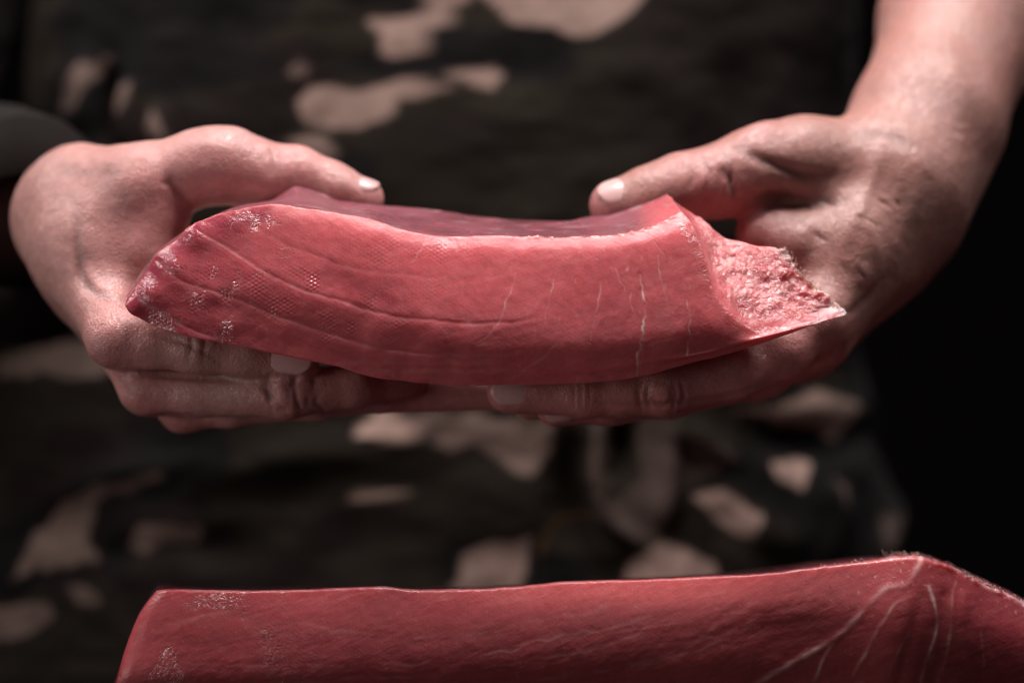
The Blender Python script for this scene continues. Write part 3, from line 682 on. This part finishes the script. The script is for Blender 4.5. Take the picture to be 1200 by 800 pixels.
wrl = [([(1040, 150), (1022, 210), (1000, 262), (985, 300)], 9, .0007), ([(1085, 170), (1075, 230), (1045, 300)], 9, .0004), ([(1110, 60), (1125, 110), (1130, 160)], 16, .0012),
       ([(1012, 250), (1030, 300), (1020, 345)], 6, .0008), ([(868, 176), (900, 190), (945, 205), (975, 206)], 7, -.0015), ([(875, 236), (905, 232), (945, 238), (990, 235)], 8, -.0016), ([(845, 196), (858, 214), (862, 236)], 5, -.0010), ([(818, 196), (824, 210), (820, 226)], 7, .0011), ([(840, 186), (850, 198)], 6, .0009), ([(1000, 160), (1040, 160), (1080, 175)], 8, -.0008),
       ([(960, 250), (940, 278), (950, 300)], 12, .0010), ([(1000, 305), (1012, 322), (1004, 338)], 9, .0010), ([(1030, 330), (1012, 352), (990, 372)], 5, -.0009), ([(890, 262), (905, 250), (930, 252)], 6, .0007), ([(870, 150), (892, 146), (915, 150)], 10, .0010),
       ([(700, 470), (760, 474), (860, 462), (930, 430)], 3.5, -.0005)]
for x in (752, 762, 788, 797): wrl.append(([(x, 446), (x - 4 if x < 775 else x + 4, 462), (x, 482)], 2.4, -.0008))
wrl.append(([(766, 452), (775, 449), (785, 452), (786, 472), (774, 476), (765, 470), (766, 452)], 2.2, -.0006))
for x in (672, 680, 690): wrl.append(([(x, 446), (x + 1, 460), (x, 480)], 2.0, -.0005))
for x, y, l, dp in ((804, 192, 30, .4), (813, 184, 44, .8), (824, 190, 30, .35), (836, 180, 50, .6), (850, 188, 36, .5)): wrl.append(([(x, y), (x + 7, y + l * .4), (x + 6, y + l * .8), (x + 1, y + l)], 3.6, -.0007 * dp))
for i in range(10):
    x, y = rng.uniform(930, 1060), rng.uniform(170, 330); a = rng.uniform(-.5, .5) - .9; l = rng.uniform(10, 26)
    wrl.append(([(x, y), (x + l * math.cos(a), y - l * math.sin(a))], 2.0, -.00028))
VR, wdr = wrinkle(VR, NR, wrl)
VR = VR + NR * (fbm(VR, 110, 3, 221) * .00032)[:, None]
toneR = skin_tone(VR, [(P(880, 268, .045), .013, .6), (P(850, 240, .04), .013, .45), (P(815, 215, .04), .014, .4), (P(700, 245, .045), .010, .5), (P(590, 462, .02), .010, .6), (P(775, 462, .015), .014, .5), (P(700, 470, .02), .02, .6), (P(640, 480, .03), .02, .7), (P(880, 430, .03), .030, .55), (P(1005, 320, .05), .010, .4), (P(930, 420, .04), .02, .5), (P(890, 165, .05), .012, .3)], (.37, .185, .158))  # darker skin base on this arm: its dimmer light is put into the colour
toneR *= (1 + np.clip(wdr / .001, -1, 0) * .35)[:, None]

# ---- torso and upper arms under the clothes
T_ = Fld((-.44, .06, .66), (.46, .50, 1.56), .005)
g = T_.D; c = T_.cone; CX, YC = -.025, .325
for z0, z1, r0, r1 in ((.70, .90, .100, .098), (.90, 1.15, .098, .092), (1.15, 1.38, .092, .085)):
    for dx in (-.065, 0, .065): c(g, (CX + dx, YC, z0), (CX + dx, YC, z1), r0, r1, .03)
c(g, (CX, YC, 1.38), (CX, YC + .01, 1.52), .07, .055, .04)
shL, elL = (CX - .185, YC + .01, 1.40), (-.300, .285, 1.115)
shR, elR = (CX + .185, YC + .01, 1.42), (.335, .27, 1.27)
c(g, (CX, YC, 1.40), shL, .06, .055, .03); c(g, (CX, YC, 1.40), shR, .06, .055, .03)
c(g, shL, elL, .050, .042, .02); c(g, elL, P(85, 262, .150), .042, .027, .02)
c(g, shR, elR, .050, .042, .02); c(g, elR, P(1250, -160, .20), .043, .037, .02)
VT, FT = T_.mesh(); VT = laplace(VT, FT, 3, .5)
Vb = np.vstack([VL, VR, VT]); Fb = np.vstack([FL, FR + len(VL), FT + len(VL) + len(VR)])
tb = np.vstack([toneL, toneR, skin_tone(VT, [])])
person = empty('person', (CX, YC, 0.0), label='person in camouflage shirt with one grey sleeve holding the raw tuna cut in both hands', category='person')
body = mesh_from('body', Vb, Fb, M_skin, person, {'tone': ('FLOAT_COLOR', np.clip(tb, 0, 1))})

# ---- nails: curved plates seated on the finger ends
def nail(c, t, n, ln, wd, R):
    t = np.array(t, float); t /= np.linalg.norm(t); n = np.array(n, float); n -= t * (n @ t); n /= np.linalg.norm(n); s = np.cross(t, n)
    U, Vn = 15, 13; rows = []
    for lay in (0, 1):
        for i in range(U):
            u = i / (U - 1) * 2 - 1
            for j in range(Vn):
                v = j / (Vn - 1) * 2 - 1
                wf = wd * .5 * (1 - .38 * abs(u) ** 3.5)
                lf = ln * .5 * (1 - .22 * v * v * (1 if u > 0 else 1.1) * abs(u))
                a = v * wf / R
                q = c + t * (u * lf) + s * (R * math.sin(a)) + n * (R * (math.cos(a) - 1) - .0007 * u * u + (.00045 if lay == 0 else -.0006) - (.0005 if (lay == 0 and (abs(v) == 1 or i == 0)) else 0))
                rows.append(q)
    F_ = []
    for lay in (0, 1):
        o = lay * U * Vn
        for i in range(U - 1):
            for j in range(Vn - 1):
                f = [o + i * Vn + j, o + (i + 1) * Vn + j, o + (i + 1) * Vn + j + 1, o + i * Vn + j + 1]; F_.append(f if lay else f[::-1])
    bd = [i * Vn for i in range(U)] + [(U - 1) * Vn + j for j in range(1, Vn)] + [i * Vn + Vn - 1 for i in range(U - 2, -1, -1)] + [j for j in range(Vn - 2, 0, -1)]
    for k in range(len(bd)):
        a, b = bd[k], bd[(k + 1) % len(bd)]; F_.append([a, b, b + U * Vn, a + U * Vn])
    mesh_from('fingernail', np.array(rows), np.array(F_), M_nail, person)
def nail_on(p, t, n, ln, wd, R):
    t = np.array(t, float); t /= np.linalg.norm(t); n = np.array(n, float); n -= t * (n @ t); n /= np.linalg.norm(n)
    nail(P(*p) + n * R, t, n, ln, wd, R)
nail_on((340, 424, .0217), (1, .02, -.14), (0, -1, .22), .0170, .0120, .0074)
nail_on((418, 233, .0510), (1, 0, -.28), (.1, -.45, 1), .0140, .0120, .0082)
nail_on((731, 238, .0480), (-1, 0, -.26), (-.1, -.85, .75), .0175, .0150, .0094)
nail_on((600, 460, .0238), (-1, .02, 0), (0, -1, .1), .0150, .0115, .0077)
nail_on((655, 478, .0332), (-1, -.1, -.1), (0, -1, -.1), .0130, .0105, .0070)
nail_on((468, 447, .0400), (1, .5, .1), (.5, -.8, -.9), .0120, .0105, .0070)

# ------------------------------------------------------------------ clothes
def tubegrid(n, m, fn):
    th = np.linspace(0, 2 * math.pi, n, endpoint=False); v = np.linspace(0, 1, m)
    Tg, Vg = np.meshgrid(th, v); X = fn(Tg, Vg).reshape(-1, 3)
    idx = np.arange(n * m).reshape(m, n); r = np.roll(idx, -1, 1)
    F_ = np.stack([idx[:-1], r[:-1], r[1:], idx[1:]], -1).reshape(-1, 4); return X, F_
def torso(Tg, Vg):
    z = .68 + Vg * .76
    a = np.interp(z, [.68, .95, 1.06, 1.3, 1.44], [.246, .243, .196, .190, .165]); b = np.interp(z, [.68, .9, 1.1, 1.3, 1.44], [.125, .120, .116, .114, .095])
    c_, s_ = np.cos(Tg), np.sin(Tg); e = 2 / 3.4
    cx_ = np.interp(z, [.68, .95, 1.06, 1.44], [-.062, -.062, -.035, CX])
    x = cx_ + a * np.sign(c_) * np.abs(c_) ** e; y = YC + b * np.sign(s_) * np.abs(s_) ** e
    return np.stack([x, y, z], -1)
VS, FS = tubegrid(900, 520, torso)
NS = vnormals(VS, FS)
if ((VS - [CX, YC, 1.05]) * NS).sum() < 0: FS = FS[:, ::-1]; NS = -NS
px, py = to_px(VS); front = NS[:, 1] < -.05
d_ = fbm(VS, 9, 3, 301) * .006 + fbm(VS * [1, 1, 1.6], 30, 3, 302) * .0030 + np.abs(fbm(VS + .02 * fbm(VS, 12, 2, 303)[:, None], 20, 2, 304)) * -.004
def fold(pts, wd, amp):
    global d_
    d, t = dist_poly(px, py, catmull(np.array(pts, float), 16)); d_ = d_ + amp * np.exp(-(d / wd) ** 2) * np.sin(math.pi * np.clip(t, 0.02, .98)) ** .7 * front
for f in (([(702, 480), (698, 560), (715, 610), (760, 645)], 12, .007), ([(730, 480), (728, 540), (720, 575)], 14, -.008), ([(790, 480), (785, 560), (782, 625)], 14, .006), ([(672, 500), (668, 590), (690, 660), (720, 700)], 20, -.010),
          ([(760, 480), (830, 520), (880, 545)], 16, .006), ([(840, 560), (900, 620), (960, 640)], 24, .006), ([(860, 500), (950, 520), (1040, 500)], 22, -.008), ([(1052, 560), (1040, 620), (1020, 700)], 12, .007), ([(960, 560), (985, 600), (975, 660)], 16, .004),
          ([(200, 560), (320, 540), (440, 520)], 22, .004), ([(30, 600), (120, 560), (230, 535)], 16, .005), ([(100, 660), (200, 640), (330, 650)], 20, -.005),
          ([(95, 60), (100, 120), (80, 180)], 16, .008), ([(128, 70), (125, 130), (118, 180)], 14, -.010), ([(150, 90), (145, 140), (150, 190)], 12, .007), ([(188, 120), (190, 165), (210, 200)], 12, .006),
          ([(467, 530), (466, 620), (465, 760)], 4, -.0022), ([(474, 530), (473, 620), (472, 760)], 3, .0012), ([(700, 20), (800, 120), (780, 200)], 40, .003), ([(820, 40), (860, 130), (850, 250)], 30, -.004)):
    fold(*f)
VS2 = VS + NS * d_[:, None]
# print of the cloth
wx = px + 9 * fbm(VS, 45, 3, 311) + 6 * fbm(VS, 120, 2, 313); wy = py + 9 * fbm(VS, 45, 3, 312) + 6 * fbm(VS, 120, 2, 314)
black = np.array([.0028, .0020, .0018]); olive = np.array([.0110, .0078, .0045]); brown = np.array([.0066, .0034, .0025]); tan = np.array([.225, .153, .128])
q = VS * np.array([1, 1, 1.7])
n1, n2, n3 = fbm(q, 11, 3, 321), fbm(q, 13, 3, 322), fbm(q, 14, 3, 323)
t_ = np.tile(brown, (len(VS), 1))
def lay(m, colr):
    global t_
    t_ = t_ * (1 - m[:, None]) + np.array(colr) * m[:, None]
lay(sstep(-.02, .02, n1 + .06), olive); lay(sstep(.16, .2, n2), black)
lay(sstep(30, -30, np.abs(px - 860) - 130) * front * sstep(300, 100, py) * .7, brown)
offf = ((px < -40) | (px > 1160) | (py < -60) | (py > 820) | ~front).astype(float)
lay(sstep(.34, .37, n3) * offf, tan * .8)
tans = [
 ([(429, 19), (446, 21), (487, 15), (498, 0), (505, -40), (560, -40), (546, 0), (533, 17), (512, 33), (500, 58), (483, 67), (454, 69), (442, 54), (444, 40), (430, 27)], 1.0),
 ([(560, -40), (571, 0), (592, 21), (608, 33), (633, 33), (654, 37), (675, 44), (712, 37), (742, 17), (754, -5), (740, -45)], .92),
 ([(346, 121), (362, 106), (396, 102), (446, 104), (467, 94), (487, 90), (517, 104), (510, 116), (467, 119), (456, 137), (425, 146), (392, 152), (362, 144)], 1.0),
 ([(536, 88), (552, 79), (575, 80), (588, 90), (575, 102), (548, 102)], 1.0), ([(336, 80), (352, 72), (370, 78), (366, 88), (345, 90)], .45),
 ([(338, 168), (360, 160), (390, 164), (402, 178), (390, 188), (350, 186)], .65),
 ([(75, 130), (82, 95), (100, 75), (132, 62), (118, 90), (100, 130)], .42), ([(122, 150), (132, 110), (155, 98), (152, 130), (138, 155)], .45), ([(172, 150), (178, 128), (192, 145), (200, 162)], .5),
 ([(-10, 415), (40, 404), (90, 402), (150, 412), (125, 436), (70, 446), (40, 436), (-10, 440)], .42),
 ([(16, 680), (38, 631), (69, 581), (125, 569), (190, 546), (194, 557), (138, 576), (106, 594), (103, 638), (113, 652), (60, 672), (40, 660)], .52),
 ([(144, 640), (158, 619), (231, 616), (233, 630), (190, 638), (156, 648)], .55), ([(-10, 706), (56, 704), (62, 718), (30, 746), (-10, 748)], .42), ([(78, 690), (95, 688), (118, 702), (112, 712), (88, 708)], .35),
 ([(416, 502), (430, 490), (446, 472), (462, 488), (489, 494), (474, 506), (462, 527), (453, 525), (449, 506), (420, 508)], 2.0),
 ([(475, 470), (524, 488), (558, 486), (650, 490), (647, 532), (624, 560), (607, 555), (587, 535), (552, 526), (524, 532), (509, 520), (500, 500)], .55),
 ([(418, 590), (424, 572), (440, 566), (455, 578), (448, 592), (428, 598)], 2.1), ([(530, 692), (541, 655), (564, 638), (625, 630), (618, 655), (604, 700)], .75),
 ([(862, 474), (917, 476), (964, 456), (1012, 477), (992, 512), (946, 502), (905, 490)], .85), ([(904, 539), (952, 539), (941, 573), (920, 558)], .9), ([(808, 576), (845, 571), (893, 609), (880, 624), (854, 623), (822, 592)], 1.15),
 ([(735, 690), (744, 656), (770, 642), (799, 645), (838, 667), (850, 690)], .95), ([(690, 478), (716, 478), (716, 560), (708, 590), (694, 580)], .20), ([(745, 480), (790, 500), (868, 538), (815, 562), (790, 580), (786, 620), (763, 642), (733, 631), (692, 598), (712, 588), (755, 560)], .19),
 ([(1024, 650), (1030, 612), (1056, 598), (1050, 640)], .15), ([(975, 565), (995, 570), (985, 600)], .2)]
for pts, a in tans:
    a = a * (1.35 if pts[0][1] > 400 and a < 1.1 else 1.1)
    sd = sd_poly(wx, wy, pts); lay(sstep(2.5, -2.5, sd) * front, tan * a if a <= 1 else tan * a)
dst, _ = dist_poly(px, py, [(466, 520), (465, 780)]); lay(np.exp(-(dst / 3) ** 2) * front * .8, black)
dst, _ = dist_poly(px, py, catmull(np.array([(690, 603), (665, 606), (645, 618), (632, 650)], float), 12)); lay(np.exp(-(dst / 2.2) ** 2) * front * .7, (.09, .035, .012))
# shoulders and the short sleeve of the bare arm are welded in as rings of the same cloth
def sleeve_ring(a, b, ra, rb, n=120, m=90, seed=0, cuff=True, hem=.07):
    a = np.array(a); b = np.array(b); d = (b - a) / np.linalg.norm(b - a); u = np.cross(d, [0, 0, 1.]); u /= np.linalg.norm(u); v_ = np.cross(d, u)
    def fn(Tg, Vg):
        r = ra + (rb - ra) * Vg; c_ = a + (b - a) * Vg[..., None]
        return c_ + (np.cos(Tg) * r)[..., None] * u + (np.sin(Tg) * r)[..., None] * v_
    X, F_ = tubegrid(n, m, fn); N_ = vnormals(X, F_)
    if ((X - (a + b) / 2) * N_).sum() < 0: F_ = F_[:, ::-1]; N_ = -N_
    X = X + N_ * (fbm(X, 30, 3, seed) * .006 + fbm(X, 90, 2, seed + 1) * .0012)[:, None]
    if cuff:
        # turned-in hem
        ring = X[-n:]; inner = ring + (b - ring) * hem - d * .004; k0 = len(X); X = np.vstack([X, inner]); i0 = np.arange(k0 - n, k0); i1 = np.arange(k0, k0 + n)
        F_ = np.vstack([F_, np.stack([i0, np.roll(i0, -1), np.roll(i1, -1), i1], 1)])
    return X, F_
X2, F2 = sleeve_ring(np.array(shR) + [-.03, 0, .0], np.array(shR) * .45 + np.array(elR) * .55, .068, .062, seed=331)
X3, F3 = sleeve_ring(np.array(shL) + [.03, 0, .0], np.array(shL) * .75 + np.array(elL) * .25, .068, .064, seed=335)
VV = np.vstack([VS2, X2, X3]); FF = np.vstack([FS, F2 + len(VS2), F3 + len(VS2) + len(X2)])
tt = np.vstack([t_, np.tile(olive, (len(X2) + len(X3), 1))])
mesh_from('shirt', VV, FF, M_camo, person, {'tone': ('FLOAT_COLOR', np.clip(tt, 0, 1))})
Xa, Fa = sleeve_ring(np.array(shL) * .8 + np.array(elL) * .2, np.array(elL) + [-.01, 0, 0], .052, .052, seed=341, cuff=False)
Xb, Fb_ = sleeve_ring(np.array(elL) + [-.01, .01, 0], P(26, 272, .110), .060, .046, n=220, m=200, seed=343, hem=.5)
mesh_from('sleeve', np.vstack([Xa, Xb]), np.vstack([Fa, Fb_ + len(Xa)]), M_grey, person)['label'] = 'plain dark grey sleeve'
